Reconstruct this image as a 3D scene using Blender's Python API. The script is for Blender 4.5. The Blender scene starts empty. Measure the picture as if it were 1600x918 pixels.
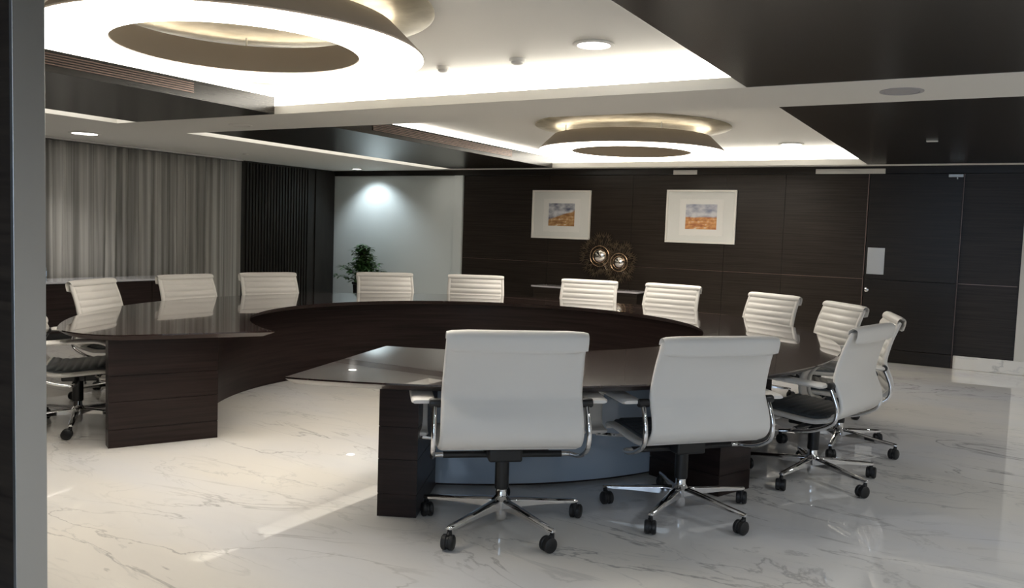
import bpy, bmesh, math, random
from mathutils import Vector, Matrix
PI = math.pi
SC = bpy.context.scene
COL = SC.collection
random.seed(7)

# ------------------------------------------------------------------ camera
cam_d = bpy.data.cameras.new('camera')
cam_d.sensor_fit = 'HORIZONTAL'
cam_d.sensor_width = 36.0
cam_d.lens = 1311.0 / 1600.0 * 36.0
cam_d.clip_start = 0.05
cam = bpy.data.objects.new('camera', cam_d)
COL.objects.link(cam)
yaw, pitch, roll = math.radians(30.06), math.radians(4.118), math.radians(1.993)
f = Vector((-math.sin(yaw) * math.cos(pitch), math.cos(yaw) * math.cos(pitch), -math.sin(pitch)))
r = Vector((math.cos(yaw), math.sin(yaw), 0))
u = r.cross(f)
r2 = math.cos(roll) * r + math.sin(roll) * u
u2 = -math.sin(roll) * r + math.cos(roll) * u
M = Matrix((r2, u2, -f)).transposed().to_4x4()
M.translation = Vector((0, 0, 1.48))
cam.matrix_world = M
SC.camera = cam

# ------------------------------------------------------------------ light and exposure
SC.view_settings.view_transform = 'Standard'
SC.view_settings.look = 'None'
SC.view_settings.gamma = 1
SC.view_settings.use_curve_mapping = False
SC.view_settings.exposure = 0.66
RING_E = 8.0        # ring pendant diffuser
COVE_E = 6.0        # cove light bands
DOWN_E = 9.0        # recessed downlight discs
world = bpy.data.worlds.new('daylit_lobby')
SC.world = world
world.use_nodes = True
bg = world.node_tree.nodes['Background']
bg.inputs['Color'].default_value = (0.60, 0.77, 1.0, 1)
bg.inputs['Strength'].default_value = 1.8


def spot(name, loc, power, size, blend, color, target=None, rad=0.04):
    d = bpy.data.lights.new(name, 'SPOT')
    d.energy = power; d.spot_size = size; d.spot_blend = blend; d.color = color; d.shadow_soft_size = rad
    o = bpy.data.objects.new(name, d); COL.objects.link(o); o.location = loc
    if target:
        o.rotation_euler = (Vector(target) - Vector(loc)).to_track_quat('-Z', 'Y').to_euler()
    return o


# ------------------------------------------------------------------ materials
def mat(name, color=(.8, .8, .8), rough=.5, metal=0.0, coat=0.0, coat_rough=.03, emit=None, es=0.0, spec=.5, trans=0.0):
    m = bpy.data.materials.new(name); m.use_nodes = True
    b = m.node_tree.nodes['Principled BSDF']
    b.inputs['Base Color'].default_value = (*color, 1)
    b.inputs['Roughness'].default_value = rough
    b.inputs['Metallic'].default_value = metal
    b.inputs['Coat Weight'].default_value = coat
    b.inputs['Coat Roughness'].default_value = coat_rough
    b.inputs['Specular IOR Level'].default_value = spec
    b.inputs['Transmission Weight'].default_value = trans
    if emit:
        b.inputs['Emission Color'].default_value = (*emit, 1)
        b.inputs['Emission Strength'].default_value = es
    return m


def N(m, t, **kw):
    n = m.node_tree.nodes.new(t)
    for k, v in kw.items():
        setattr(n, k, v)
    return n


def L(m, a, b):
    m.node_tree.links.new(a, b)


def bsdf(m):
    return m.node_tree.nodes['Principled BSDF']


def ramp(m, stops):
    n = N(m, 'ShaderNodeValToRGB')
    e = n.color_ramp.elements
    while len(e) < len(stops):
        e.new(0.5)
    for i, (p, c) in enumerate(stops):
        e[i].position = p
        e[i].color = (*c, 1) if len(c) == 3 else c
    return n


def wood(name, c0, c1, scale=(1.2, 1.2, 60), rough=.28, coat=0.0, cr=.03, spec=.5, bump=.02):
    m = mat(name, c0, rough, coat=coat, coat_rough=cr, spec=spec)
    tc = N(m, 'ShaderNodeTexCoord'); mp = N(m, 'ShaderNodeMapping')
    mp.inputs['Scale'].default_value = scale
    L(m, tc.outputs['Object'], mp.inputs['Vector'])
    n1 = N(m, 'ShaderNodeTexNoise'); n1.inputs['Scale'].default_value = 1.0; n1.inputs['Detail'].default_value = 6
    n1.inputs['Roughness'].default_value = .65
    L(m, mp.outputs['Vector'], n1.inputs['Vector'])
    rp = ramp(m, [(.35, c0), (.65, c1)])
    L(m, n1.outputs['Fac'], rp.inputs['Fac'])
    L(m, rp.outputs['Color'], bsdf(m).inputs['Base Color'])
    if bump:
        bp = N(m, 'ShaderNodeBump'); bp.inputs['Strength'].default_value = bump; bp.inputs['Distance'].default_value = .002
        L(m, n1.outputs['Fac'], bp.inputs['Height']); L(m, bp.outputs['Normal'], bsdf(m).inputs['Normal'])
    return m


def marble(name, base=(.775, .755, .725), rough=.01):
    m = mat(name, base, rough)
    tc = N(m, 'ShaderNodeTexCoord')
    mp = N(m, 'ShaderNodeMapping'); mp.inputs['Rotation'].default_value = (0, 0, .95); mp.inputs['Scale'].default_value = (.55, 1.35, 1)
    L(m, tc.outputs['Object'], mp.inputs['Vector'])

    def vein(scale, dist, width, detail, offs):
        off = N(m, 'ShaderNodeVectorMath', operation='ADD'); off.inputs[1].default_value = (offs, offs * .7, 0)
        L(m, mp.outputs['Vector'], off.inputs[0])
        n = N(m, 'ShaderNodeTexNoise'); n.inputs['Scale'].default_value = scale; n.inputs['Detail'].default_value = detail
        n.inputs['Distortion'].default_value = dist; n.inputs['Roughness'].default_value = .55
        L(m, off.outputs[0], n.inputs['Vector'])
        s = N(m, 'ShaderNodeMath', operation='SUBTRACT'); s.inputs[1].default_value = .5
        a = N(m, 'ShaderNodeMath', operation='ABSOLUTE')
        L(m, n.outputs['Fac'], s.inputs[0]); L(m, s.outputs[0], a.inputs[0])
        mr = N(m, 'ShaderNodeMapRange'); mr.inputs['From Min'].default_value = 0; mr.inputs['From Max'].default_value = width
        mr.inputs['To Min'].default_value = 1; mr.inputs['To Max'].default_value = 0
        L(m, a.outputs[0], mr.inputs['Value'])
        n2 = N(m, 'ShaderNodeTexNoise'); n2.inputs['Scale'].default_value = scale * .9; n2.inputs['Detail'].default_value = 2
        L(m, off.outputs[0], n2.inputs['Vector'])
        mk = N(m, 'ShaderNodeMapRange'); mk.inputs['From Min'].default_value = .40; mk.inputs['From Max'].default_value = .62
        L(m, n2.outputs['Fac'], mk.inputs['Value'])
        mu = N(m, 'ShaderNodeMath', operation='MULTIPLY')
        L(m, mr.outputs[0], mu.inputs[0]); L(m, mk.outputs[0], mu.inputs[1])
        return mu
    v1 = vein(1.05, 1.0, .010, 8, 5.3)
    v2 = vein(2.4, .9, .016, 9, 11.7)
    v3 = vein(.6, .8, .16, 5, 21.3)
    cl = N(m, 'ShaderNodeTexNoise'); cl.inputs['Scale'].default_value = .7; cl.inputs['Detail'].default_value = 4
    L(m, mp.outputs['Vector'], cl.inputs['Vector'])
    rp = ramp(m, [(.38, (base[0] * .93, base[1] * .95, base[2] * 1.0)), (.6, (base[0] * 1.02, base[1] * 1.0, base[2] * .96))])
    L(m, cl.outputs['Fac'], rp.inputs['Fac'])
    prev = rp.outputs['Color']
    for v, c, k in ((v3, (.55, .54, .53), .30), (v2, (.45, .45, .44), .42), (v1, (.27, .26, .255), .75)):
        kk = N(m, 'ShaderNodeMath', operation='MULTIPLY'); kk.inputs[1].default_value = k
        L(m, v.outputs[0], kk.inputs[0])
        mx = N(m, 'ShaderNodeMix', data_type='RGBA')
        mx.inputs[7].default_value = (*c, 1)
        L(m, kk.outputs[0], mx.inputs[0]); L(m, prev, mx.inputs[6])
        prev = mx.outputs[2]
    L(m, prev, bsdf(m).inputs['Base Color'])
    return m


M_marble = marble('polished_white_marble')
M_wallwood = wood('dark_veneer', (.016, .012, .010), (.036, .028, .022), (1.1, 1.1, 55), rough=.30, spec=.22)
M_ceilwood = wood('dark_ceiling_veneer', (.015, .0125, .0105), (.027, .023, .019), (45, .9, 45), rough=.24, spec=.5)
M_doorwood = wood('dark_door_veneer', (.011, .009, .008), (.022, .018, .015), (1.1, 1.1, 55), rough=.28, spec=.25)
M_deskwood = wood('table_veneer', (.012, .007, .0065), (.030, .018, .016), (1.3, 1.3, 45), rough=.32, spec=.25)
M_top = wood('lacquered_table_top', (.030, .018, .017), (.040, .025, .023), (2, 9, 2), rough=.10, coat=.75, cr=.012, bump=0)
M_ceil = mat('ceiling_paint', (.86, .84, .79), .6)
M_white = mat('white_wall_paint', (.72, .76, .75), .45)
M_plaster = mat('off_white_plaster', (.70, .69, .66), .6)
M_flute = wood('dark_fluted_timber', (.018, .016, .014), (.032, .028, .024), (8, 8, 1.5), rough=.4, spec=.3)
M_steel = mat('brushed_steel', (.50, .50, .49), .36, metal=1.0)
M_chrome = mat('polished_chrome', (.82, .82, .83), .07, metal=1.0)
M_black = mat('black_plastic', (.012, .012, .013), .35)
M_rubber = mat('black_rubber', (.010, .010, .011), .5)
M_leather = mat('white_leather', (.80, .775, .735), .42)
M_seat = mat('slate_seat_leather', (.075, .085, .095), .35)
M_ring = mat('ring_diffuser', (.9, .9, .88), .4, emit=(1.0, .93, .82), es=RING_E)
M_cove = mat('cove_light_band', (.9, .9, .88), .4, emit=(1.0, .945, .84), es=COVE_E)
M_up = mat('uplight_strip', (.9, .9, .88), .4, emit=(1.0, .93, .82), es=1.1)
M_slot = mat('slot_light_strip', (.9, .9, .88), .4, emit=(1.0, .95, .86), es=2.0)
M_down = mat('downlight_lens', (.9, .9, .9), .4, emit=(1.0, .97, .92), es=DOWN_E)
M_skirt = mat('taupe_lampshade', (.36, .31, .26), .6)
M_gold = mat('gold_leaf', (.78, .66, .42), .42, metal=.4)
M_trim = mat('bronze_trim', (.20, .14, .12), .3, metal=.8)
M_speaker = mat('speaker_grille', (.42, .41, .42), .6)
M_palewood = mat('pale_bevel_lacquer', (.34, .27, .25), .25, coat=.6)
M_bevel = mat('bevel_lacquer', (.06, .042, .038), .28, coat=.25)
M_bluepanel = mat('pale_blue_grey_lacquer', (.42, .50, .60), .12, coat=.5)
M_pot = mat('black_glazed_pot', (.015, .013, .012), .25)
M_soil = mat('potting_soil', (.03, .02, .012), .9)
M_leaf = mat('glossy_green_leaf', (.075, .17, .055), .35)
M_stem = mat('woody_stem', (.08, .06, .035), .7)
M_bottle = mat('blue_tinted_bottle', (.62, .80, .95), .12, trans=.6)
M_cap = mat('blue_cap', (.05, .10, .30), .4)
M_bronze = mat('dark_bronze', (.24, .18, .12), .3, metal=.9)
M_copper = mat('copper_wire', (.55, .38, .24), .25, metal=1.0)
M_disc = mat('polished_disc', (.95, .90, .84), .05, metal=1.0)
M_frame = mat('white_picture_frame', (.80, .78, .73), .3)
M_mat = mat('white_picture_mat', (.74, .74, .71), .7)
M_paper = mat('deckled_paper', (.80, .79, .76), .8)
M_reflection = mat('pale_reflection_paint', (.62, .60, .56), .5)

# gold leaf squares on the canopy dish
tc = N(M_gold, 'ShaderNodeTexCoord'); vo = N(M_gold, 'ShaderNodeTexNoise'); vo.inputs['Scale'].default_value = 5; vo.inputs['Detail'].default_value = 5
L(M_gold, tc.outputs['Object'], vo.inputs['Vector'])
rp = ramp(M_gold, [(.35, (.50, .44, .31)), (.7, (.78, .72, .57))])
L(M_gold, vo.outputs['Fac'], rp.inputs['Fac']); L(M_gold, rp.outputs['Color'], bsdf(M_gold).inputs['Base Color'])
# slight leather grain
for mm in (M_leather,):
    tc = N(mm, 'ShaderNodeTexCoord'); n = N(mm, 'ShaderNodeTexNoise'); n.inputs['Scale'].default_value = 220; n.inputs['Detail'].default_value = 3
    L(mm, tc.outputs['Object'], n.inputs['Vector'])
    bp = N(mm, 'ShaderNodeBump'); bp.inputs['Strength'].default_value = .08; bp.inputs['Distance'].default_value = .001
    L(mm, n.outputs['Fac'], bp.inputs['Height']); L(mm, bp.outputs['Normal'], bsdf(mm).inputs['Normal'])


def curtain_mat():
    m = mat('grey_sheer_curtain', (.40, .39, .37), .85)
    tc = N(m, 'ShaderNodeTexCoord'); mp = N(m, 'ShaderNodeMapping'); mp.inputs['Scale'].default_value = (6, 11, .10)
    L(m, tc.outputs['Object'], mp.inputs['Vector'])
    n = N(m, 'ShaderNodeTexNoise'); n.inputs['Scale'].default_value = 1.5; n.inputs['Detail'].default_value = 5
    L(m, mp.outputs['Vector'], n.inputs['Vector'])
    rp = ramp(m, [(.36, (.22, .215, .20)), (.62, (.56, .55, .52))])
    L(m, n.outputs['Fac'], rp.inputs['Fac']); L(m, rp.outputs['Color'], bsdf(m).inputs['Base Color'])
    return m


M_curtain = curtain_mat()


def art_mat(name, tilt, field0, field1, sky0, sky1):
    m = mat(name, (.5, .5, .5), .8)
    tc = N(m, 'ShaderNodeTexCoord'); sp = N(m, 'ShaderNodeSeparateXYZ')
    L(m, tc.outputs['Generated'], sp.inputs[0])
    n = N(m, 'ShaderNodeTexNoise'); n.inputs['Scale'].default_value = 2.4; n.inputs['Detail'].default_value = 6
    mp = N(m, 'ShaderNodeMapping'); mp.inputs['Scale'].default_value = (1.0, 1.0, 1.8)
    L(m, tc.outputs['Generated'], mp.inputs['Vector']); L(m, mp.outputs['Vector'], n.inputs['Vector'])
    sky = ramp(m, [(.35, sky0), (.62, sky1)]); L(m, n.outputs['Fac'], sky.inputs['Fac'])
    n2 = N(m, 'ShaderNodeTexNoise'); n2.inputs['Scale'].default_value = 5; n2.inputs['Detail'].default_value = 6
    L(m, mp.outputs['Vector'], n2.inputs['Vector'])
    fld = ramp(m, [(.38, field0), (.58, field1), (.72, (.75, .66, .55))]); L(m, n2.outputs['Fac'], fld.inputs['Fac'])
    h = N(m, 'ShaderNodeMath', operation='MULTIPLY_ADD'); h.inputs[1].default_value = -tilt
    L(m, sp.outputs['X'], h.inputs[0]); L(m, sp.outputs['Z'], h.inputs[2])
    h2 = N(m, 'ShaderNodeMath', operation='MULTIPLY_ADD'); h2.inputs[1].default_value = .25
    L(m, n.outputs['Fac'], h2.inputs[0]); L(m, h.outputs[0], h2.inputs[2])
    mr = N(m, 'ShaderNodeMapRange'); mr.inputs['From Min'].default_value = .58 - tilt * .5; mr.inputs['From Max'].default_value = .64 - tilt * .5
    L(m, h2.outputs[0], mr.inputs['Value'])
    mx = N(m, 'ShaderNodeMix', data_type='RGBA')
    L(m, mr.outputs[0], mx.inputs[0]); L(m, fld.outputs['Color'], mx.inputs[6]); L(m, sky.outputs['Color'], mx.inputs[7])
    L(m, mx.outputs[2], bsdf(m).inputs['Base Color'])
    return m


M_art1 = art_mat('hillside_watercolour', .45, (.28, .13, .05), (.50, .29, .12), (.10, .11, .17), (.62, .63, .66))
M_art2 = art_mat('orange_field_watercolour', 0.0, (.42, .15, .06), (.68, .34, .13), (.25, .27, .38), (.66, .66, .68))


# ------------------------------------------------------------------ mesh helpers
def box(bm, x0, x1, y0, y1, z0, z1):
    vs = [bm.verts.new((x, y, z)) for x in (x0, x1) for y in (y0, y1) for z in (z0, z1)]
    for q in ((0, 1, 3, 2), (4, 6, 7, 5), (0, 4, 5, 1), (2, 3, 7, 6), (0, 2, 6, 4), (1, 5, 7, 3)):
        bm.faces.new([vs[i] for i in q])


def obox(bm, c, ax, ay, hx, hy, z0, z1):
    """box with horizontal axes ax, ay around centre c"""
    c = Vector(c[:2]); ax = Vector(ax); ay = Vector(ay)
    vs = []
    for sx in (-1, 1):
        for sy in (-1, 1):
            p = c + ax * hx * sx + ay * hy * sy
            for z in (z0, z1):
                vs.append(bm.verts.new((p.x, p.y, z)))
    for q in ((0, 1, 3, 2), (4, 6, 7, 5), (0, 4, 5, 1), (2, 3, 7, 6), (0, 2, 6, 4), (1, 5, 7, 3)):
        bm.faces.new([vs[i] for i in q])


def lathe(bm, prof, seg=32, center=(0, 0, 0), close=False, axis='Z'):
    rings = []
    for (rr, z) in prof:
        ring = []
        for i in range(seg):
            a = 2 * PI * i / seg
            if axis == 'Z':
                p = (center[0] + rr * math.cos(a), center[1] + rr * math.sin(a), center[2] + z)
            elif axis == 'Y':
                p = (center[0] + rr * math.cos(a), center[1] + z, center[2] + rr * math.sin(a))
            else:
                p = (center[0] + z, center[1] + rr * math.cos(a), center[2] + rr * math.sin(a))
            ring.append(bm.verts.new(p))
        rings.append(ring)
    n = len(rings)
    for j in range(n if close else n - 1):
        a, b = rings[j], rings[(j + 1) % n]
        for i in range(seg):
            k = (i + 1) % seg
            bm.faces.new((a[i], a[k], b[k], b[i]))
    if not close:
        bm.faces.new(rings[0]); bm.faces.new(rings[-1])


def tube(bm, pts, rad, seg=10, flat=None):
    """tube along points; flat=(rx, rz) makes an elliptical/rounded strap section"""
    pts = [Vector(p) for p in pts]
    rings = []
    up0 = Vector((0, 0, 1))
    prev = None
    for i, p in enumerate(pts):
        t = (pts[min(i + 1, len(pts) - 1)] - pts[max(i - 1, 0)]).normalized()
        if prev is None:
            s = t.cross(up0)
            if s.length < 1e-3:
                s = t.cross(Vector((1, 0, 0)))
            s.normalize()
        else:
            s = (prev - t * prev.dot(t)).normalized()
        prev = s
        w = t.cross(s)
        ring = []
        rr = rad[i] if isinstance(rad, (list, tuple)) else rad
        for k in range(seg):
            a = 2 * PI * k / seg
            ring.append(bm.verts.new(p + s * rr * math.cos(a) + w * rr * math.sin(a)))
        rings.append(ring)
    for a, b in zip(rings, rings[1:]):
        for k in range(seg):
            m = (k + 1) % seg
            bm.faces.new((a[k], a[m], b[m], b[k]))
    bm.faces.new(rings[0]); bm.faces.new(rings[-1])


def catmull(pts, n=6):
    P = [Vector(p) for p in pts]
    P = [P[0] * 2 - P[1]] + P + [P[-1] * 2 - P[-2]]
    out = []
    for i in range(1, len(P) - 2):
        for k in range(n):
            t = k / n
            a, b, c, d = P[i - 1], P[i], P[i + 1], P[i + 2]
            out.append(.5 * ((2 * b) + (c - a) * t + (2 * a - 5 * b + 4 * c - d) * t * t + (3 * b - a - 3 * c + d) * t ** 3))
    out.append(P[-2])
    return out


def poly_prism(bm, pts, z0, z1):
    a = [bm.verts.new((x, y, z0)) for x, y in pts]
    b = [bm.verts.new((x, y, z1)) for x, y in pts]
    n = len(pts)
    bm.faces.new(a); bm.faces.new(b)
    for i in range(n):
        bm.faces.new((a[i], a[(i + 1) % n], b[(i + 1) % n], b[i]))


def obj(name, bm, m, parent=None, bevel=0.0, smooth=True, angle=40, seg=2, loc=None):
    bmesh.ops.recalc_face_normals(bm, faces=bm.faces)
    me = bpy.data.meshes.new(name)
    bm.to_mesh(me); bm.free()
    me.materials.append(m)
    if smooth:
        for p in me.polygons:
            p.use_smooth = True
        me.set_sharp_from_angle(angle=math.radians(angle))
    o = bpy.data.objects.new(name, me)
    COL.objects.link(o)
    if parent:
        o.parent = parent
    if loc:
        o.location = loc
    if bevel:
        b = o.modifiers.new('bevel', 'BEVEL'); b.width = bevel; b.segments = seg; b.limit_method = 'ANGLE'
        b.angle_limit = math.radians(40)
    return o


def nb():
    return bmesh.new()


def struct(name, bm, m, parent=None, **kw):
    o = obj(name, bm, m, parent, **kw)
    if not parent:
        o['kind'] = 'structure'
    return o


def tag(o, label, cat, group=None):
    o['label'] = label; o['category'] = cat
    if group:
        o['group'] = group
    return o


def thing(name, label, cat, loc=(0, 0, 0), rotz=0, group=None):
    o = bpy.data.objects.new(name, None); COL.objects.link(o)
    o.empty_display_size = .1
    o.location = loc; o.rotation_euler = (0, 0, rotz)
    return tag(o, label, cat, group)


def dup(root, loc, rotz, label, group=None):
    def cp(o, parent):
        c = o.copy(); COL.objects.link(c); c.parent = parent
        for ch in o.children:
            cp(ch, c)
        return c
    c = cp(root, None)
    c.location = loc; c.rotation_euler = (0, 0, rotz)
    c['label'] = label
    if group:
        c['group'] = group
    return c


# ------------------------------------------------------------------ room shell
XL, XR, YB, YF, ZC, ZT = -10.72, 2.3, 11.71, 1.12, 2.5, 2.72
b = nb(); box(b, XL - .1, XR + .1, -3.0, YB + .15, -.1, 0); struct('floor', b, M_marble, smooth=False)

# back wall: dark veneer panels with fine joints on a dark backing
b = nb(); box(b, -7.76, .22, YB, YB + .12, 0, ZT)
xs = [-7.76, -6.15, -4.76, -3.36, -2.56, -1.525]
for i in range(len(xs) - 1):
    for z0, z1 in ((.17, 1.05), (1.056, 2.40)):
        box(b, xs[i] + .0025, xs[i + 1] - .0025, YB - .012, YB, z0 + .002, z1)
    box(b, xs[i] + .0025, xs[i + 1] - .0025, YB - .012, YB, 0.001, .166)
for z0, z1 in ((.17, 1.05), (1.056, 2.40)):
    box(b, -.425, .2, YB - .012, YB, z0 + .002, z1)
wall_back = struct('wall_back', b, M_wallwood, smooth=False)
b = nb(); box(b, -7.76, -1.525, YB - .016, YB - .004, 1.0495, 1.0565); box(b, -.425, .2, YB - .016, YB - .004, 1.0495, 1.0565)
struct('trim_1', b, M_trim, smooth=False)
b = nb(); box(b, -7.76, XR, YB - .035, YB + .01, 2.405, 2.5); struct('trim_2', b, M_doorwood, bevel=.003)
b = nb(); box(b, XL, -7.76, YB - .03, YB + .12, 2.41, ZT); struct('trim_3', b, M_doorwood, bevel=.003)
b = nb(); box(b, XL, -7.76, YB, YB + .12, 0, 2.41); box(b, -7.93, -7.76, YB - .05, YB, 0, 2.41)
struct('wall_back_white', b, M_white, bevel=.002)
b = nb(); box(b, .22, XR + .1, YB - .02, YB + .12, 0, ZT); struct('wall_back_right', b, M_plaster, smooth=False)
b = nb(); box(b, -.425, XR, YB - .035, YB - .0205, 0.001, .165); struct('baseboard_back', b, M_marble, bevel=.003)
b = nb(); box(b, XR, XR + .1, -3, YB + .1, 0, ZT); struct('wall_right', b, M_plaster, smooth=False)
b = nb(); box(b, XL - .12, XL, YF - .1, YB + .1, 0, ZT); struct('wall_left', b, M_plaster, smooth=False)
# fluted dark section of the left wall beside the curtain
b = nb()
box(b, XL, -10.60, 9.42, YB, 0, ZC)
y = 9.62
while y < 11.05:
    box(b, -10.605, -10.578, y, y + .036, .06, ZC - .03)
    y += .066
box(b, -10.605, -10.575, 11.2, 11.68, .03, ZC - .02)
struct('wall_left_fluted', b, M_flute, bevel=.003)
# partition between lobby and room (dark veneer, steel edge); camera stands in its opening
b = nb(); box(b, XL, -1.912, 1.061, 1.133, 0, ZT); struct('wall_front', b, M_wallwood, smooth=False)
b = nb(); box(b, -1.912, -1.900, 1.0605, 1.1335, 0, ZT); struct('trim_4', b, M_steel, bevel=.001)

b = nb(); box(b, -3.4, -3.3, -3.0, 1.061, 0, ZT); struct('wall_lobby_left_added', b, M_wallwood, smooth=False)  # unseen side wall added to darken the reflection on the partition
# unseen end wall with window, added to keep open sky out of chrome reflections
b = nb()
box(b, -3.4, XR + .1, -3.1, -3.0, 0, .75); box(b, -3.4, XR + .1, -3.1, -3.0, 2.4, ZT)
box(b, -3.4, -3.0, -3.1, -3.0, .75, 2.4); box(b, 2.0, XR + .1, -3.1, -3.0, .75, 2.4)
struct('wall_lobby_back_added', b, M_plaster, smooth=False)
b = nb()
box(b, -3.0, 2.0, -3.08, -3.02, .75, .80); box(b, -3.0, 2.0, -3.08, -3.02, 2.35, 2.4)
for x in (-3.0, -1.75, -.5, .75, 1.95):
    box(b, x, x + .05, -3.08, -3.02, .80, 2.35)
struct('window_added_1', b, M_steel, smooth=False)
b = nb(); box(b, -3.4, XR, -3.0, -1.08, 2.6, ZT + .1); struct('ceiling_lobby', b, M_ceil, smooth=False)

# ceiling: white borders at 2.5, raised coffers at 2.72
b = nb()
box(b, XL, XR, YF - 2.2, YB, ZT, ZT + .1)                # raised deck over all
box(b, XL, -8.19, YF, YB, ZC, ZT)                       # left border
box(b, -8.19, XR, 5.66, 6.54, ZC, 2.575)                 # beam between the coffers
box(b, -8.19, XR, 5.76, 6.44, 2.575, ZT)
box(b, -8.19, XR, 11.45, YB, ZC, 2.575)                  # far border
box(b, -8.19, XR, 11.55, YB, 2.575, ZT)
box(b, -8.19, XR, YF - 2.2, 1.26, ZC, ZT)                # near border
struct('ceiling', b, M_ceil, smooth=False)


def cove(name, x0, x1, y0, y1, label, z0=2.578, z1=2.712):
    b = nb(); box(b, x0, x1, y0, y1, z0, z1)
    o = obj(name, b, M_cove, smooth=False)
    tag(o, label, 'cove light')
    return o


cove('cove_light', -6.4, -1.56, 5.72, 5.758, 'bright cove light band along the white beam beside the near ring light')
cove('cove_light', -6.5, -1.55, 11.51, 11.548, 'bright cove light band at the far end above the dark picture wall')


def slab(name, x0, x1, y0, y1, zt, label, soff_x=None):
    t = thing(name, label, 'ceiling panel', ((x0 + x1) / 2, (y0 + y1) / 2, ZC + .001))
    cx, cy, z0 = (x0 + x1) / 2, (y0 + y1) / 2, ZC + .001
    b = nb(); box(b, x0 - cx, x1 - cx, y0 - cy, y1 - cy, 0, .155)
    # thin shadow joint planks on the fascia
    obj('veneer_panel', b, M_ceilwood, t, bevel=.002, smooth=False)
    side = 1 if x1 < -3 else -1
    xe = (x1 - cx - .04) if side > 0 else (x0 - cx + .04)
    b = nb(); box(b, min(xe, xe - side * .03), max(xe, xe - side * .03), y0 - cy + .02, y1 - cy - .02, .156, ZT - z0 - .003)
    if side > 0:
        obj('light_strip', b, M_cove, t, smooth=False)
    else:
        b.free()
    b = nb()
    if side > 0:
        box(b, x0 - cx + .01, xe - .032, y0 - cy + .02, y1 - cy - .02, .156, ZT - z0 - .001)
    else:
        box(b, xe + .032, x1 - cx - .01, y0 - cy + .02, y1 - cy - .02, .156, ZT - z0 - .001)
    obj('packing', b, M_ceil, t, smooth=False)
    return t


slab('ceiling_panel', -7.87, -5.87, 1.262, 5.655, 2.66, 'dark wood ceiling panel left of the near ring light')
slab('ceiling_panel', -7.87, -5.99, 6.545, 11.445, 2.66, 'dark wood ceiling panel left of the far ring light')
slab('ceiling_panel', -1.53, XR - .01, 1.262, 5.655, 2.66, 'large dark wood ceiling panel in the top right corner')
slab('ceiling_panel', -1.52, XR - .01, 6.545, 11.445, 2.66, 'dark wood ceiling panel above the dark door')


def fascia_grille(x, y0, y1, label):
    t = thing('air_grille', label, 'air grille', (x, (y0 + y1) / 2, 2.58))
    h = (y1 - y0) / 2
    b = nb(); box(b, 0, .004, -h, h, -.035, .05); obj('grille_backing', b, M_ceilwood, t, smooth=False)
    b = nb()
    for k in range(5):
        z = -.030 + k * .018
        box(b, .004, .010, -h, h, z, z + .008)
    obj('slats', b, M_trim, t, smooth=False)


fascia_grille(-5.868, 3.0, 4.75, 'long dark slatted air grille on the panel edge behind the near ring light')
fascia_grille(-5.988, 7.2, 10.2, 'long dark slatted air grille on the panel edge left of the far ring light')

# slot lights in the narrow gap of the left border
for y0, y1, lab in ((1.5, 5.6, 'narrow light slot beside the near left dark ceiling panel'), (6.6, 11.4, 'narrow light slot beside the far left dark ceiling panel')):
    b = nb(); box(b, -8.16, -7.90, y0, y1, 2.70, 2.715)
    tag(obj('slot_light', b, M_slot, smooth=False), lab, 'slot light')

# door in the back wall
d = bpy.data.objects.new('door_1', None); COL.objects.link(d); d.location = (-.98, YB - .02, 0); d['kind'] = 'structure'
b = nb()
for z0, z1 in ((.006, .166), (.172, 1.05), (1.056, 2.395)):
    box(b, -.525, .535, -.024, .015, z0, z1)
obj('door_leaf', b, M_doorwood, d, bevel=.002)
b = nb(); box(b, -.5405, -.531, -.034, .015, 0.002, 2.40); box(b, .540, .5455, -.028, .015, 0.002, 2.40)
obj('door_edge_strip', b, M_trim, d, smooth=False)
b = nb(); box(b, -.50, -.295, -.029, -.0245, 1.12, 1.46)
obj('push_plate', b, M_steel, d, bevel=.002)
b = nb(); lathe(b, [(.0, -.034), (.016, -.034), (.026, -.030), (.028, -.0245)], 20, (-.485, 0, .917), axis='Y')
obj('lock_cylinder', b, M_chrome, d)
b = nb(); box(b, .37, .53, -.05, -.0245, 2.355, 2.39); box(b, .46, .475, -.07, -.03, 2.33, 2.36)
obj('door_closer', b, M_steel, d, bevel=.003)

# pale plates painted as ceiling light reflections along the top of the dark wall
for x0, x1, lab in ((-4.14, -3.79, 'short pale plate painted as a ceiling reflection at the top of the dark wall above the right picture'), (-2.18, -1.33, 'long pale plate painted as a ceiling reflection at the top of the dark wall left of the door head')):
    t = thing('reflection_strip', lab, 'painted reflection', ((x0 + x1) / 2, YB - .036, 2.435))
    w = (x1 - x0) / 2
    b = nb(); box(b, -w, w, -.012, 0, -.032, .032); obj('reflection_plate', b, M_reflection, t, bevel=.003)
    b = nb(); box(b, -w + .02, w - .02, -.016, -.012, .0, .006); obj('reflection_line', b, M_plaster, t, smooth=False)

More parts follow.
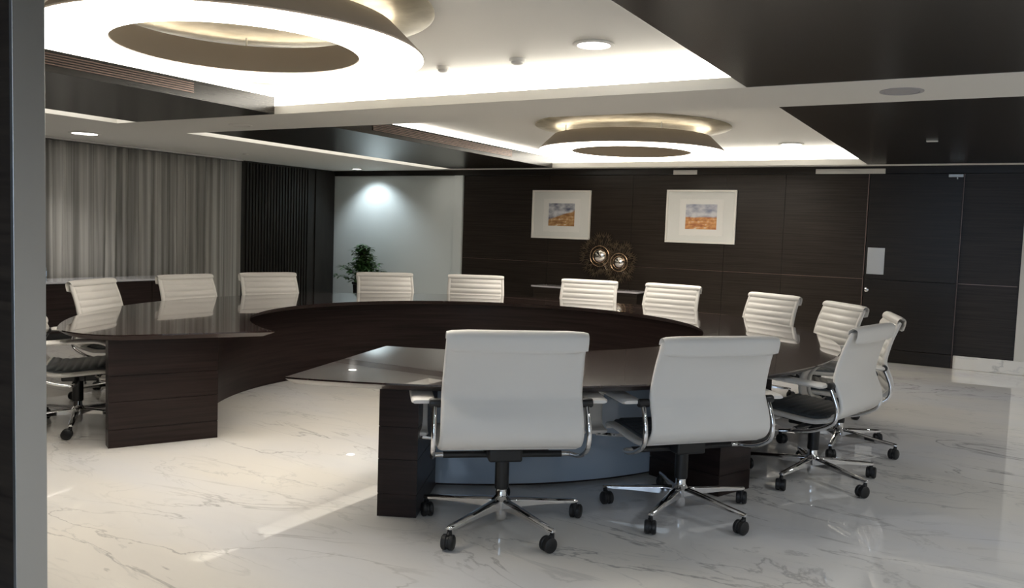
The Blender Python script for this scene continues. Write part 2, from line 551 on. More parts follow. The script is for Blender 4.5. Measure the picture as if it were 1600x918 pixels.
# ------------------------------------------------------------------ ceiling fittings
def ring_light(cx, cy, label, z=2.44):
    t = thing('ring_pendant_light', label, 'pendant light', (cx, cy, z), 0, 'ring pendant lights')
    RO, RI, H = 1.03, .668, .165
    dz = 2.44 - z
    b = nb(); lathe(b, [(RO, .0), (RO + .004, .008), (RO - .16, H), (RO - .175, H), (RO - .018, .006)], 96, close=True)
    obj('outer_skirt', b, M_skirt, t)
    b = nb(); lathe(b, [(RI, .0), (RI - .006, .004), (RI + .03, H), (RI + .045, H), (RI + .012, .006)], 96, close=True)
    obj('inner_skirt', b, M_skirt, t)
    b = nb(); lathe(b, [(RO + .001, -.006), (RI - .001, -.006), (RI, -.001), (RO, -.001)], 96, close=True)
    obj('diffuser', b, M_ring, t)
    b = nb(); lathe(b, [(RO - .18, H - .03), (RI + .05, H - .03), (RI + .05, H - .015), (RO - .18, H - .015)], 96, close=True)
    obj('uplight_strip', b, M_up, t)
    b = nb(); lathe(b, [(.001, .238 + dz), (.6, .240 + dz), (.95, .250 + dz), (1.07, .262 + dz), (1.088, .270 + dz), (1.086, .279 + dz), (.95, .279 + dz), (.001, .279 + dz)], 96)
    obj('gold_canopy', b, M_gold, t)
    for k in range(4):
        a = PI / 4 + k * PI / 2
        b = nb(); tube(b, [(.78 * math.cos(a), .78 * math.sin(a), H - .03), (.78 * math.cos(a), .78 * math.sin(a), .246)], .006, 8)
        obj('suspension_rod', b, M_steel, t)
    return t


ring_light(-3.77, 3.36, 'large glowing ring pendant light at the upper left under a gold disc, nearest the camera', 2.453)
ring_light(-3.66, 8.88, 'glowing ring pendant light under a gold disc near the dark picture wall')


def downlight(x, y, z, r, label, spotp=0, group='recessed downlights', rim=M_ceil):
    t = thing('downlight', label, 'downlight', (x, y, z), 0, group)
    b = nb(); lathe(b, [(r, 0), (r * 1.25, 0), (r * 1.3, -.006), (r * 1.25, -.012), (r * 1.02, -.014), (r, -.008)], 32, close=True)
    obj('rim', b, rim, t)
    b = nb(); lathe(b, [(.001, -.006), (r, -.006), (r, -.001), (.001, -.001)], 32)
    obj('lens', b, M_down, t)
    return t


downlight(-2.36, 5.02, ZT, .105, 'bright round downlight in the raised ceiling between the near ring light and the dark panel')
downlight(-2.35, 10.9, ZT, .12, 'round downlight in the raised ceiling right of the far ring light')
downlight(-9.54, 6.17, ZC, .14, 'bright round downlight in the white border above the curtain')
downlight(-9.64, 11.19, ZC, .07, 'small downlight in the border above the white wall and plant')
spot('wall_wash', (-9.64, 11.19, 2.46), 30, math.radians(110), .7, (.80, .93, 1.0), (-9.55, 11.8, .9), .04)
spot('curtain_down', (-9.54, 6.17, 2.46), 40, math.radians(120), .8, (1, .95, .88), (-9.54, 6.17, 0), .1)
spot('coffer_down', (-2.36, 5.02, 2.68), 30, math.radians(110), .8, (1, .97, .92), (-2.36, 5.02, 0), .1)
spot('coffer_down', (-2.35, 10.9, 2.68), 30, math.radians(110), .8, (1, .97, .92), (-2.35, 10.9, 0), .1)

for x, y, lab in ((1.3, 2.6, 'added unseen fill downlight in the dark ceiling panel over the right aisle, nearest the entrance'), (1.3, 4.7, 'added unseen fill downlight in the dark ceiling panel over the right aisle, beside the white beam'),
                  (1.3, 7.6, 'added unseen fill downlight in the farther dark ceiling panel over the right aisle'), (1.3, 9.9, 'added unseen fill downlight over the right aisle before the dark door wall')):
    downlight(x, y, ZC + .001, .07, lab)
    spot('aisle_fill', (x, y, 2.46), 38, math.radians(130), .8, (.92, .96, 1.0), (x - .3, y, 0), .07)  # unseen aisle downlights added to brighten the right side floor
for x, y, lab in ((-1.0, -.6, 'added unseen fill downlight in the lobby ceiling, left of two'), (.9, -.6, 'added unseen fill downlight in the lobby ceiling, right of two')):
    downlight(x, y, ZC, .09, lab)
    spot('lobby_fill', (x, y, 2.46), 40, math.radians(140), .8, (.80, .90, 1.0), (x, y + .5, 0), .09)  # unseen lobby downlights added as fill for the foreground floor


def disc_fitting(name, x, y, z, r, m, label, cat, rim=M_ceil):
    t = thing(name, label, cat, (x, y, z))
    b = nb(); lathe(b, [(.001, -.004), (r * .82, -.004), (r * .82, -.002), (.001, -.001)], 28); obj('grille', b, m, t)
    b = nb(); lathe(b, [(r * .8, 0), (r, 0), (r, -.006), (r * .83, -.009), (r * .8, -.004)], 28, close=True); obj('rim', b, rim, t)


disc_fitting('ceiling_speaker', -.63, 6.1, ZC, .135, M_speaker, 'grey round ceiling speaker in the white beam between the dark panels', 'speaker', M_speaker)
disc_fitting('ceiling_speaker', -6.87, 6.15, ZC, .12, M_ceil, 'round white ceiling speaker in the beam near its left end', 'speaker')


def detector(x, y, z, label, name='smoke_detector', cat='smoke detector', r=.06):
    t = thing(name, label, cat, (x, y, z))
    b = nb(); lathe(b, [(.001, 0), (r, 0), (r, -.012), (r * .9, -.02)], 24); obj('base', b, M_ceil, t)
    b = nb(); lathe(b, [(r * .75, -.021), (r * .7, -.034), (r * .4, -.042), (.001, -.043)], 24); obj('head', b, M_plaster, t)


detector(-3.06, 5.25, ZT, 'round white smoke detector on the raised ceiling, halfway between the near ring and the downlight')
detector(-3.74, 5.30, ZT, 'small flat sprinkler cover on the raised ceiling beside the near ring light', 'sprinkler_cover', 'sprinkler', .05)
b = nb(); box(b, -.05, .05, -.03, .03, -.014, 0)
tag(obj('ceiling_sensor', b, M_plaster, bevel=.003, loc=(-.63, 8.95, ZC)), 'small pale rectangular sensor on the dark ceiling panel before the door', 'sensor')
b = nb(); lathe(b, [(.001, 0), (.04, 0), (.04, -.01), (.001, -.014)], 20)
tag(obj('sprinkler_cover', b, M_ceil, loc=(-9.6, 8.7, ZC)), 'small flat round sprinkler cover in the white border above the fluted wall', 'sprinkler')

# ------------------------------------------------------------------ curtain, sideboard, bottles
b = nb()
ny, nz = 620, 10
y0, y1 = 1.35, 9.42
cols = []
for i in range(ny + 1):
    y = y0 + (y1 - y0) * i / ny
    ph = y * 2 * PI / .17 + 1.3 * math.sin(y * 3.1) + .8 * math.sin(y * 7.7 + 1)
    amp = .045 * (.75 + .35 * math.sin(y * 5.3 + .5))
    col = []
    for k in range(nz + 1):
        z = .02 + (ZC - .055) * k / nz
        x = -10.50 + amp * math.sin(ph + .25 * math.sin(z * 1.7 + y)) * (1.0 - .18 * k / nz) + .008 * math.sin(y * 31 + z)
        col.append(b.verts.new((x, y, z)))
    cols.append(col)
for i in range(ny):
    for k in range(nz):
        b.faces.new((cols[i][k], cols[i + 1][k], cols[i + 1][k + 1], cols[i][k + 1]))
cur = obj('curtain', b, M_curtain, angle=180)
sm = cur.modifiers.new('solid', 'SOLIDIFY'); sm.thickness = .003
tag(cur, 'floor length grey pleated curtain along the left wall', 'curtain')
b = nb(); box(b, -10.56, -10.44, 1.35, 9.42, ZC - .025, ZC - .002)
tag(obj('curtain_track', b, M_plaster, smooth=False), 'slim white curtain track under the ceiling along the left wall', 'curtain track')

t = thing('sideboard', 'long low dark sideboard with pale top in front of the grey curtain', 'sideboard', (-10.0, 4.9, 0))
b = nb(); box(b, -.36, .20, -3.2, 3.2, .08, .685); obj('body', b, M_deskwood, t, bevel=.003)
b = nb(); box(b, -.34, .15, -3.15, 3.15, .001, .08); obj('plinth', b, M_black, t)
b = nb(); box(b, -.38, .225, -3.23, 3.23, .686, .71); obj('top', b, mat('pale_grey_stone_top', (.55, .55, .58), .12), t, bevel=.003)
for k in range(8):
    b = nb(); box(b, .201, .217, -3.18 + k * .795, -3.18 + k * .795 + .785, .10, .675)
    dd = obj('door', b, M_deskwood, t, bevel=.002)


def bottle(x, y, label):
    t = thing('water_bottle', label, 'bottle', (x, y, .711), 0, 'water bottles on the sideboard')
    b = nb(); lathe(b, [(.001, 0), (.034, 0), (.036, .012), (.033, .05), (.036, .06), (.036, .13), (.033, .14), (.036, .15), (.028, .178), (.014, .198), (.013, .21)], 24)
    obj('bottle_body', b, M_bottle, t)
    b = nb(); lathe(b, [(.015, .205), (.016, .207), (.016, .228), (.001, .229)], 20); obj('cap', b, M_cap, t)
    b = nb(); lathe(b, [(.0365, .062), (.037, .063), (.037, .125), (.0365, .127)], 24, close=True)
    obj('bottle_label', b, mat('pale_blue_label', (.45, .60, .78), .5), t)


bottle(-9.93, 5.76, 'clear blue tinted water bottle on the sideboard, partly behind the steel door jamb')
bottle(-9.93, 5.89, 'clear blue tinted water bottle on the sideboard, right one of the pair')
bottle(-9.84, 5.83, 'clear blue tinted water bottle on the sideboard, front one of the three')

# ------------------------------------------------------------------ plant
t = thing('potted_plant', 'leafy green potted plant against the white wall in the far left corner', 'plant', (-9.42, 11.15, 0))
b = nb(); lathe(b, [(.001, 0), (.12, 0), (.13, .02), (.17, .52), (.185, .53), (.185, .56), (.165, .56), (.155, .50), (.001, .49)], 32)
obj('pot', b, M_pot, t)
b = nb(); lathe(b, [(.001, .515), (.15, .51), (.15, .50), (.001, .495)], 24); obj('soil', b, M_soil, t)
rs = random.Random(5)
bs = nb(); bl = nb()


def leaf(bm, p, d, ln, wd):
    d = d.normalized()
    s = d.cross(Vector((0, 0, 1)))
    if s.length < .01:
        s = Vector((1, 0, 0))
    s.normalize(); n = s.cross(d)
    prof = [(0, 0), (.2, .6), (.45, 1.0), (.75, .7), (1, 0)]
    L_, C_, R_ = [], [], []
    for a, w in prof:
        c = p + d * ln * a - n * 0 + Vector((0, 0, -1)) * ln * .35 * a * a
        C_.append(bm.verts.new(c))
        if w:
            L_.append(bm.verts.new(c + s * wd * w + n * wd * .25 * w)); R_.append(bm.verts.new(c - s * wd * w + n * wd * .25 * w))
    for side in (L_, R_):
        bm.faces.new((C_[0], C_[1], side[0])); bm.faces.new((C_[1], C_[2], side[1], side[0]))
        bm.faces.new((C_[2], C_[3], side[2], side[1])); bm.faces.new((C_[3], C_[4], side[2]))


for k in range(38):
    a = rs.uniform(0, 2 * PI); 
    low = k < 7
    h = rs.uniform(.12, .28) if low else rs.uniform(.25, .68)
    sp = rs.uniform(.34, .50) if low else (.74 - h) * rs.uniform(.35, 1.2)
    if k == 0: a, h, sp = 3.5, .14, .50
    if k == 1: a, h, sp = 3.3, .30, .42
    if k == 2: a, h, sp = 2.0, .68, .02
    pts = [Vector((.03 * math.cos(a), .03 * math.sin(a), .51)), Vector((sp * .35 * math.cos(a), sp * .35 * math.sin(a) * .7, .51 + h * .6)),
           Vector((sp * math.cos(a), sp * math.sin(a) * .7, .51 + h))]
    pp = catmull(pts, 6)
    tube(bs, pp, [.007 * (1 - .6 * i / len(pp)) for i in range(len(pp))], 6)
    for i in range(3, len(pp)):
        for q in range(3 if i < len(pp) - 1 else 5):
            aa = rs.uniform(0, 2 * PI)
            leaf(bl, pp[i], Vector((math.cos(aa), math.sin(aa), rs.uniform(-.1, .6))), rs.uniform(.09, .15), rs.uniform(.022, .036))
obj('stems', bs, M_stem, t)
obj('foliage', bl, M_leaf, t, angle=60)

# ------------------------------------------------------------------ pictures, console, sculpture
def picture(x0, x1, z0, z1, px0, px1, pz0, pz1, m, label):
    cx, cz = (x0 + x1) / 2, (z0 + z1) / 2
    t = thing('framed_picture', label, 'picture', (cx, YB - .013, z0))
    w = (x1 - x0) / 2; h = z1 - z0; fw = .028
    b = nb()
    box(b, -w, w, -.035, 0, 0, fw); box(b, -w, w, -.035, 0, h - fw, h)
    box(b, -w, -w + fw, -.035, 0, fw, h - fw); box(b, w - fw, w, -.035, 0, fw, h - fw)
    obj('frame', b, M_frame, t, bevel=.004)
    b = nb(); box(b, -w + fw, w - fw, -.016, -.002, fw, h - fw); obj('mount', b, M_mat, t, smooth=False)
    # deckle-edged sheet
    ax0, ax1, az0, az1 = px0 - cx - .09, px1 - cx + .09, pz0 - z0 - .09, pz1 - z0 + .07
    pts = []
    rs = random.Random(3)
    n = 24
    for i in range(n): pts.append((ax0 + (ax1 - ax0) * i / n, az0 + rs.uniform(-.006, .006)))
    for i in range(n): pts.append((ax1 + rs.uniform(-.004, .004), az0 + (az1 - az0) * i / n))
    for i in range(n): pts.append((ax1 - (ax1 - ax0) * i / n, az1 + rs.uniform(-.004, .004)))
    for i in range(n): pts.append((ax0 + rs.uniform(-.004, .004), az1 - (az1 - az0) * i / n))
    b = nb()
    va = [b.verts.new((x, -.0165, z)) for x, z in pts]; vb = [b.verts.new((x, -.0215, z)) for x, z in pts]
    b.faces.new(va); b.faces.new(vb)
    for i in range(len(pts)):
        j = (i + 1) % len(pts); b.faces.new((va[i], va[j], vb[j], vb[i]))
    sh = obj('paper_sheet', b, M_paper, t, smooth=False)
    b = nb(); box(b, px0 - cx, px1 - cx, -.0235, -.022, pz0 - z0, pz1 - z0)
    obj('watercolour', b, m, t, smooth=False)


picture(-6.44, -5.43, 1.425, 2.173, -6.145, -5.695, 1.622, 1.972, M_art1, 'white framed small watercolour of a brown hillside, the left of two pictures')
picture(-4.225, -3.207, 1.433, 2.188, -3.93, -3.477, 1.632, 1.985, M_art2, 'white framed small watercolour of an orange field under grey sky, nearer the door')

t = thing('wall_console', 'dark wall console with pale glossy top below the metal flower sculpture', 'console', (-5.35, 11.53, 0))
b = nb(); box(b, -.85, .85, -.16, .165, .05, .675); obj('body', b, M_wallwood, t, bevel=.003)
b = nb(); box(b, -.83, .83, -.13, .165, .001, .05); obj('plinth', b, M_black, t)
b = nb(); box(b, -.88, .88, -.19, .165, .676, .70); obj('top', b, mat('pale_lilac_stone', (.50, .47, .50), .1), t, bevel=.003)

t = thing('flower_wall_sculpture', 'bronze wall sculpture of two spiky flowers with polished discs', 'sculpture', (-5.08, 11.695, 1.15))
for (dx, dz, sc) in ((-.155, .035, 1.0), (.165, -.045, .88)):
    q = bpy.data.objects.new('flower', None); COL.objects.link(q); q.parent = t; q.location = (dx, 0, dz)
    b = nb(); lathe(b, [(.001, -.085), (.04 * sc, -.082), (.075 * sc, -.066), (.092 * sc, -.045), (.085 * sc, -.035), (.001, -.03)], 28, axis='Y')
    obj('polished_disc', b, M_disc, q)
    b = nb(); pts = [(.155 * sc * math.cos(i * PI / 20), -.05, .155 * sc * math.sin(i * PI / 20)) for i in range(41)]
    tube(b, pts, .0045, 6); pts = [(.105 * sc * math.cos(i * PI / 20), -.055, .105 * sc * math.sin(i * PI / 20)) for i in range(41)]
    tube(b, pts, .004, 6)
    obj('wire_ring', b, M_copper, q)
    b = nb()
    rs = random.Random(int(sc * 100))
    for k in range(46):
        a = 2 * PI * k / 46 + rs.uniform(-.04, .04)
        if (dx < 0 and abs((a + PI) % (2 * PI) - PI) < .6) or (dx > 0 and abs(a - PI) < .6):
            r1 = .2 * sc
        else:
            r1 = rs.uniform(.25, .37) * sc
        d_ = Vector((math.cos(a), 0, math.sin(a))); s_ = Vector((-math.sin(a), 0, math.cos(a)))
        yb = rs.uniform(-.05, -.015)
        tube(b, [d_ * .09 * sc + Vector((0, -.03, 0)), d_ * (r1 - .05) + Vector((0, yb, 0))], .0022, 5)
        for w in (-1, 0, 1):
            dd = (d_ + s_ * w * .55).normalized(); o_ = d_ * (r1 - .07) + Vector((0, yb, 0))
            ss = Vector((-dd.z, 0, dd.x))
            v = [o_, o_ + dd * .03 + ss * .005, o_ + dd * .095 + Vector((0, -.012, 0)), o_ + dd * .03 - ss * .005]
            vv = [b.verts.new(x) for x in v]; v2 = [b.verts.new(x + Vector((0, .002, 0))) for x in v]
            b.faces.new(vv); b.faces.new(v2)
            for i in range(4):
                b.faces.new((vv[i], vv[(i + 1) % 4], v2[(i + 1) % 4], v2[i]))
    obj('petals', b, M_bronze, q)

# ------------------------------------------------------------------ ring conference table
CO = Vector((-3.80, 5.735)); RO = 2.92
CI = Vector((-3.735, 5.92)); RIN = 1.835
CA = Vector((-3.76, 5.82)); RA = 2.10
tbl = thing('conference_table', 'huge dark glossy ring shaped conference table with a gap facing the entrance', 'table', (0, 0, 0))


def on(c, rr, deg):
    a = math.radians(deg)
    return Vector((c.x + rr * math.cos(a), c.y + rr * math.sin(a)))


def ang(c, p):
    return math.degrees(math.atan2(p[1] - c.y, p[0] - c.x))


def outline(inset):
    tipR_o, tipR_i = Vector((-2.98, 3.02)), Vector((-3.29, 4.13))
    tipL_o, tipL_i = Vector((-4.97, 3.06)), Vector((-4.33, 4.10))
    a0 = ang(CO, tipR_o); a1 = ang(CO, (-5.35, 3.25)) + 360
    pts = []
    n = 150
    for i in range(n + 1):
        pts.append(on(CO, RO - inset, a0 + (a1 - a0) * i / n))
    # rounded outer corner of the left arm
    pL = pts[-1]
    c2 = Vector((-5.00, 3.16)); c3 = Vector((-4.80, 3.33))
    if inset:
        c2 += Vector((0.0, .06)); c3 += Vector((-.03, .04))
    for k in range(1, 7):
        tt = k / 7
        pts.append(pL * (1 - tt) ** 2 + c2 * 2 * tt * (1 - tt) + c3 * tt ** 2)
    dL = (tipL_i - c3).normalized()
    nrm = Vector((dL.y, -dL.x))
    pts.append(c3)
    b0 = ang(CI, tipL_i) + 360; b1 = ang(CI, tipR_i)
    if inset:
        b0 -= 2.0; b1 += 2.0
    for i in range(n + 1):
        pts.append(on(CI, RIN + inset, b0 + (b1 - b0) * i / n))
    if inset:
        pts[0] = pts[0] + Vector((.03, .0))
    return pts


top_o = outline(0.0); top_i = outline(.055)
b = nb()
z3, z2, z1 = .75, .742, .71
A = [b.verts.new((p.x, p.y, z3)) for p in top_o]
B = [b.verts.new((p.x, p.y, z2)) for p in top_o]
n = len(A)


def fill_strip(bm, V, no=151, nc=7, ni=151):
    """split the C shaped outline into quads between outer arc and inner arc"""
    outer = V[:no]; inner = V[no + nc:][::-1]
    for i in range(no - 1):
        bm.faces.new((outer[i], outer[i + 1], inner[i + 1], inner[i]))
    corner = [outer[-1]] + V[no:no + nc] + [inner[-1]]
    bm.faces.new(corner)


fill_strip(b, A); 
for i in range(n):
    j = (i + 1) % n
    b.faces.new((A[i], A[j], B[j], B[i]))
fill_strip(b, B)
obj('table_top', b, M_top, tbl, angle=30)
b = nb()
B = [b.verts.new((p.x, p.y, z2 - .0005)) for p in top_o]
Cc = [b.verts.new((p.x, p.y, z1)) for p in top_i]
fill_strip(b, B)
for i in range(n):
    j = (i + 1) % n
    b.faces.new((B[i], B[j], Cc[j], Cc[i]))
fill_strip(b, Cc)
obj('bevelled_edge', b, M_bevel, tbl, angle=30)


def arcwall(bm, c, r0, r1, d0, d1, z0, z1, n=110):
    P = []
    for i in range(n + 1):
        a = d0 + (d1 - d0) * i / n
        p, q = on(c, r0, a), on(c, r1, a)
        P.append([bm.verts.new((p.x, p.y, z0)), bm.verts.new((q.x, q.y, z0)), bm.verts.new((q.x, q.y, z1)), bm.verts.new((p.x, p.y, z1))])
    for s, e in zip(P, P[1:]):
        for k in range(4):
            bm.faces.new((s[k], e[k], e[(k + 1) % 4], s[(k + 1) % 4]))
    bm.faces.new(P[0]); bm.faces.new(P[-1])


b = nb(); arcwall(b, CA, RA - .04, RA, -64.5, 244.2, .001, .705); obj('inner_screen', b, M_deskwood, tbl)
b = nb(); arcwall(b, CA, RA + .001, RA + .03, -64.0, 243.8, .02, .704); obj('modesty_panel', b, M_bluepanel, tbl)


def radial(deg, r0, r1, w, name='support_panel'):
    a = math.radians(deg); dr = (math.cos(a), math.sin(a)); dt = (-math.sin(a), math.cos(a))
    c = on(CA, (r0 + r1) / 2, deg)
    b = nb()
    for k, (z0, z1) in enumerate(((.001, .118), (.122, .30), (.304, .47), (.474, .708))):
        obox(b, c, dr, dt, (r1 - r0) / 2, w / 2, z0, z1)
        if k:
            obox(b, c, dr, dt, (r1 - r0) / 2 - .004, w / 2 - .004, z0 - .005, z0 + .001)
    obj(name, b, M_deskwood, tbl, smooth=False)


radial(-64.6, 2.05, 2.69, .205, 'end_panel')
radial(-115.9, 2.05, 2.74, .11, 'end_panel')
for dg in (-20.5, 41, 107, 156, -163 + 360 - 0):
    radial(dg, RA + .032, 2.66, .30)

# ------------------------------------------------------------------ chairs
PROF = [(.265, .418), (.275, .436), (.245, .452), (.12, .448), (.0, .438), (-.10, .434), (-.165, .445), (-.240, .470), (-.280, .520), (-.276, .585), (-.250, .65),
        (-.234, .70), (-.244, .77), (-.268, .86), (-.294, .93), (-.314, .985)]


def sweep_shell(prof, i0, i1, hw, tf, tb, rib_amp, rib_per, inset=.035, ribx=True, rib0=0.0, edge=.008):
    """rounded slab swept along a side profile; ribs swell on its front face"""
    pts = catmull([(0, p[0], p[1]) for p in prof], 14)
    pts = pts[int(i0 * 14):int(i1 * 14) + 1]
    # resample evenly
    d = [0.0]
    for a, c in zip(pts, pts[1:]):
        d.append(d[-1] + (c - a).length)
    total = d[-1]; step = .0065; m = int(total / step)
    res = []
    j = 0
    for k in range(m + 1):
        s = total * k / m
        while j < len(d) - 2 and d[j + 1] < s:
            j += 1
        tt = (s - d[j]) / max(1e-9, d[j + 1] - d[j])
        res.append((pts[j].lerp(pts[j + 1], tt), s))
    bm = nb(); rings = []
    for k, (p, s) in enumerate(res):
        t_ = (res[min(k + 1, m)][0] - res[max(k - 1, 0)][0]).normalized()
        nn = Vector((0, t_.z, -t_.y))        # normal pointing to the sitter
        h = hw(s / total)
        e = min(1.0, min(s, total - s) / .012); e = math.sqrt(max(0, 1 - (1 - e) ** 2)) * .75 + .25
        rib = rib_amp * abs(math.sin(PI * (s + rib0) / rib_per)) ** .7 if rib_amp else 0
        ring = []
        F = tf * e; Bk = tb * e
        xi = h - inset
        sec = [(-h, 0), (-h + .004, F * .7), (-h + edge + .006, F), (-xi - .004, F), (-xi, F + rib * .15 - .003 * (rib_amp > 0)), (-xi + .015, F + rib), (0, F + rib), (xi - .015, F + rib),
               (xi, F + rib * .15 - .003 * (rib_amp > 0)), (xi + .004, F), (h - edge - .006, F), (h - .004, F * .7), (h, 0), (h - .005, -Bk * .7), (h - .018, -Bk), (0, -Bk), (-h + .018, -Bk), (-h + .005, -Bk * .7)]
        for x, o_ in sec:
            ring.append(bm.verts.new(p + Vector((x, 0, 0)) + nn * o_))
        rings.append(ring)
    for a, c in zip(rings, rings[1:]):
        q = len(a)
        for k in range(q):
            bm.faces.new((a[k], a[(k + 1) % q], c[(k + 1) % q], c[k]))
    bm.faces.new(rings[0]); bm.faces.new(rings[-1])
    return bm


def strap(bm, pts, hw, ht):
    """flat rounded strap (wide in x) along a y,z path; pts = (x, y, z)"""
    pts = [Vector(p) for p in pts]; rings = []
    for i, p in enumerate(pts):
        t_ = (pts[min(i + 1, len(pts) - 1)] - pts[max(i - 1, 0)]).normalized()
        nn = Vector((0, -t_.z, t_.y)).normalized()
        e = 1.0 if 0 < i < len(pts) - 1 else .6
        ring = []
        for x, o_ in ((-hw, 0), (-hw * .93, ht * .6), (-hw * .75, ht), (0, ht * 1.15), (hw * .75, ht), (hw * .93, ht * .6), (hw, 0), (hw * .93, -ht * .6), (hw * .7, -ht), (-hw * .7, -ht), (-hw * .93, -ht * .6)):
            ring.append(bm.verts.new(p + Vector((x * (1 if e == 1 else .85), 0, 0)) + nn * o_ * e))
        rings.append(ring)
    for a, c in zip(rings, rings[1:]):
        q = len(a)
        for k in range(q):
            bm.faces.new((a[k], a[(k + 1) % q], c[(k + 1) % q], c[k]))
    bm.faces.new(rings[0]); bm.faces.new(rings[-1])


def make_chair():
    t = thing('office_chair', '', 'chair', (0, 0, 0), 0, 'white swivel chairs around the ring table')
    hwb = lambda s: .352 - .018 * s
    hws = lambda s: .335 + .012 * min(1, s * 2)
    # backrest (profile control points 6..15) and seat (0..6)
    o = obj('backrest', sweep_shell(PROF, 6.6, 15, hwb, .014, .014, .012, .062), M_leather, t, angle=50)
    obj('seat', sweep_shell(PROF, 0, 6.6, hws, .010, .018, 0, .05), M_leather, t, angle=50)
    cp = [(p[0], p[1] + .012) for p in PROF]
    obj('seat_cushion', sweep_shell(cp, 2.0, 6.3, lambda s: .300, .012, .004, .008, .052, inset=.02), M_seat, t, angle=50)
    # head roll with a flap hanging down the rear
    b = nb()
    path = catmull([(0, -.292, .968), (0, -.297, .995), (0, -.320, 1.010), (0, -.344, .998), (0, -.346, .968), (0, -.333, .918)], 5)
    strap(b, path, .336, .009)
    obj('head_roll', b, M_leather, t, angle=50)
    for s in (-1, 1):
        b = nb()
        path = catmull([(s * .425, -.215, .668), (s * .425, -.12, .672), (s * .425, .02, .678), (s * .425, .13, .680), (s * .425, .205, .660), (s * .425, .25, .605),
                        (s * .425, .262, .54), (s * .425, .255, .47), (s * .425, .225, .432), (s * .425, .17, .424)], 5)
        strap(b, path, .057, .013)
        obj('armrest', b, M_leather, t, angle=50)
        b = nb()
        lathe(b, [(.001, -.03), (.019, -.03), (.022, -.024), (.022, .024), (.019, .03), (.001, .03)], 16, (s * .368, -.222, .665), axis='X')
        obj('arm_joint', b, M_black, t)
        b = nb()
        tube(b, catmull([(s * .372, -.222, .660), (s * .374, -.250, .60), (s * .376, -.272, .53), (s * .376, -.258, .455), (s * .372, -.18, .405), (s * .366, -.09, .375), (s * .356, -.01, .362), (s * .33, .0, .362), (s * .30, .0, .362)], 5), .0125, 10)
        obj('arm_tube', b, M_chrome, t)
        b = nb()
        tube(b, [(s * .345, .16, .405), (s * .425, .17, .412), (s * .44, .18, .412)], .010, 8)
        tube(b, [(s * .345, .16, .405), (s * .25, .13, .405)], .010, 8)
        obj('arm_bracket', b, M_chrome, t)
    b = nb(); tube(b, [(-.305, 0, .362), (.305, 0, .362)], .017, 12); obj('crossbar', b, M_black, t)
    b = nb(); box(b, -.085, .085, -.10, .14, .345, .412); box(b, -.05, .05, .10, .2, .36, .405); obj('tilt_mechanism', b, M_black, t, bevel=.012, seg=3)
    b = nb(); tube(b, [(.08, .05, .37), (.20, .06, .365), (.25, .065, .36)], [.005, .005, .008], 8); obj('tilt_lever', b, M_black, t)
    b = nb(); lathe(b, [(.034, .19), (.036, .20), (.036, .34), (.045, .35), (.045, .36)], 24); obj('gas_lift', b, M_black, t)
    base = bpy.data.objects.new('swivel_base', None); COL.objects.link(base); base.parent = t; base.empty_display_size = .1
    b = nb(); lathe(b, [(.001, .035), (.024, .035), (.03, .05), (.03, .085), (.048, .095), (.052, .135), (.036, .15), (.028, .16), (.028, .20), (.001, .20)], 28)
    obj('hub', b, M_chrome, base)
    for k in range(5):
        a = 2 * PI * k / 5
        R_ = Matrix.Rotation(a, 4, 'Z')
        b = nb()
        secs = []
        for (x, w, zt_, zb) in ((.03, .026, .142, .092), (.10, .024, .138, .095), (.25, .020, .122, .095), (.40, .017, .108, .088), (.425, .012, .104, .090)):
            secs.append([b.verts.new(R_ @ Vector((x, yy, zz))) for yy, zz in ((-w, zb), (-w, zt_ - .008), (-w * .55, zt_), (w * .55, zt_), (w, zt_ - .008), (w, zb))])
        for a1, a2 in zip(secs, secs[1:]):
            for q in range(6):
                b.faces.new((a1[q], a1[(q + 1) % 6], a2[(q + 1) % 6], a2[q]))
        b.faces.new(secs[0]); b.faces.new(secs[-1])
        obj('spoke', b, M_chrome, base, bevel=.002)
        b = nb()
        c0 = R_ @ Vector((.412, 0, 0))
        ca = a + (.9, -.7, 2.2, .4, -1.6)[k]
        off = Vector((math.cos(ca), math.sin(ca), 0)) * .022
        ax = Vector((-math.sin(ca), math.cos(ca), 0))
        cc = c0 + off
        for sgn in (-1, 1):
            ring = []
            rr = .036
            for o_, rad in ((.006, rr * .9), (.009, rr), (.024, rr), (.030, rr * .8), (.031, .001)):
                rg = []
                for i in range(20):
                    th = 2 * PI * i / 20
                    rg.append(b.verts.new(cc + ax * sgn * o_ + Vector((math.cos(ca) * math.cos(th) * rad, math.sin(ca) * math.cos(th) * rad, .037 + math.sin(th) * rad))))
                ring.append(rg)
            for g, h in zip(ring, ring[1:]):
                for i in range(20):
                    b.faces.new((g[i], g[(i + 1) % 20], h[(i + 1) % 20], h[i]))
            b.faces.new(ring[0]); b.faces.new(ring[-1])
        lathe(b, [(.001, .04), (.011, .04), (.011, .095), (.001, .095)], 12, (c0.x, c0.y, 0))
        # hood over the wheels
        for i in range(6):
            pass
        tube(b, [cc + Vector((math.cos(ca + PI) * .0, math.sin(ca + PI) * .0, .037)) - ax * .006, cc + ax * .006 + Vector((0, 0, .037))], .030, 16)
        tube(b, [c0 + Vector((0, 0, .072)), cc + Vector((0, 0, .060))], .013, 10)
        obj('caster', b, M_rubber, base)
    return t


chair0 = make_chair()
KIDS = [c.name for c in chair0.children]
BACKZ = 1.0285
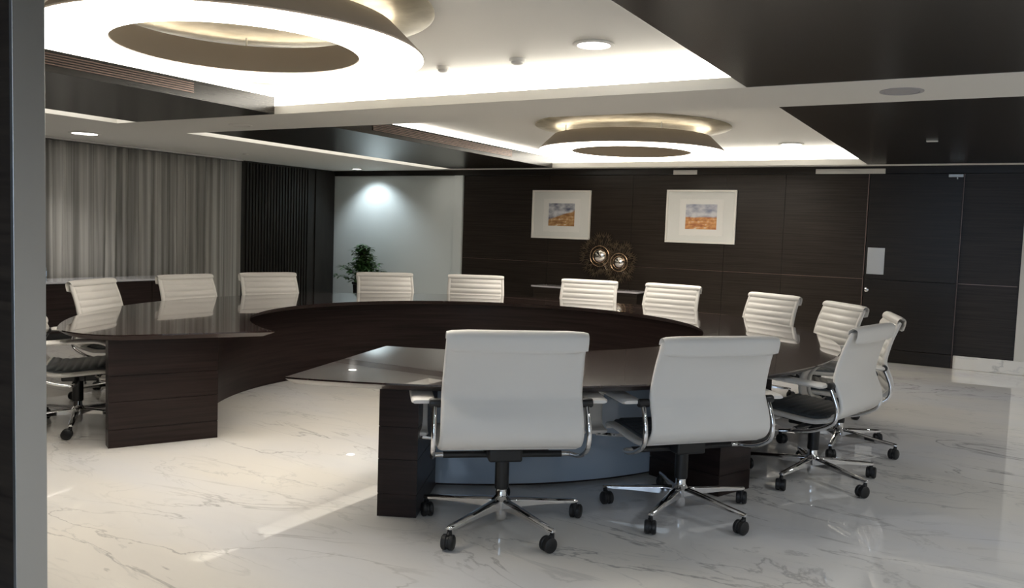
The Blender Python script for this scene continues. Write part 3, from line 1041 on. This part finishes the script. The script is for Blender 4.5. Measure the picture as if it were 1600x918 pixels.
# x, y, facing offset (deg), height scale, width scale, base rotation (deg, world), label
G = 'white swivel chairs around the ring table'
CH = [
    (-2.107, 3.603, -53.16 + 2.94, 1.016, .992, 49, 'white swivel chair seen straight from behind, front centre beside the table gap'),
    (-1.424, 4.366, -31.79 - 9.41, .985, .992, 52, 'white swivel chair seen from behind, second from the table gap on the right'),
    (-.943, 5.494, -6.57 - 6.10, .993, .93, 38, 'white swivel chair at the right seen from its left rear side, overlapping the rightmost chair'),
    (-.939, 6.475, 13.02 + 1.9, .983, .93, 56, 'rightmost white swivel chair, nearly hidden behind the chair in front of it'),
    (-1.371, 7.445, 34.11 + 5.04, .967, .956, 20, 'white chair across the table in front of the door, its ribbed back facing left'),
    (-2.047, 8.138, 53.38 + 7.61, .962, .948, 10, 'white ribbed chair across the table, alone between the right picture and the door'),
    (-3.138, 8.613, 77.24 + 7.52, .965, .978, 30, 'white ribbed chair across the table directly below the orange field picture'),
    (-4.067, 8.647, 95.99 + 6.94, .955, .996, 50, 'white ribbed chair across the table just below the bronze flower sculpture'),
    (-5.254, 8.234, 121.58 + 1.27, .952, 1.001, 5, 'white ribbed chair across the table at the right edge of the white wall'),
    (-5.997, 7.582, 141.66 - 1.39, .955, .992, 25, 'white ribbed chair across the table in front of the potted plant'),
    (-6.543, 6.449, 167.21 - 3.76, .951, .979, 45, 'white ribbed chair at the left in front of the dark fluted wall'),
    (-6.612, 5.533, -174.23 - 5.78, .951, .963, 15, 'white ribbed chair in front of the curtain where the sideboard ends'),
    (-6.323, 4.472, -152.16 - 4.27, .956, .936, 35, 'white ribbed chair in front of the dark sideboard at the left arm of the table'),
    (-5.62, 3.58, -127.0, .975, .96, 33, 'white swivel chair at the far left, half hidden by the steel door jamb'),
]
for i, (x, y, fa, zs, ws, ba, lab) in enumerate(CH):
    rz = math.radians(fa + 90)        # +y of the chair looks at the ring centre
    c = chair0 if i == 0 else dup(chair0, (x, y, 0), rz, lab, G)
    c.location = (x, y, 0); c.rotation_euler = (0, 0, rz); c['label'] = lab
    c.scale = (ws, 1, zs)
    for ch in c.children:
        if 4 <= i <= 12 and ch.name.startswith('arm') and not ch.name.startswith('arm_bracket'):
            ch.scale = (.86 if ch.name.startswith('armrest') else .97, 1, 1)
        if ch.name.startswith('swivel_base'):
            ch.rotation_euler = (0, 0, math.radians(ba) - rz)
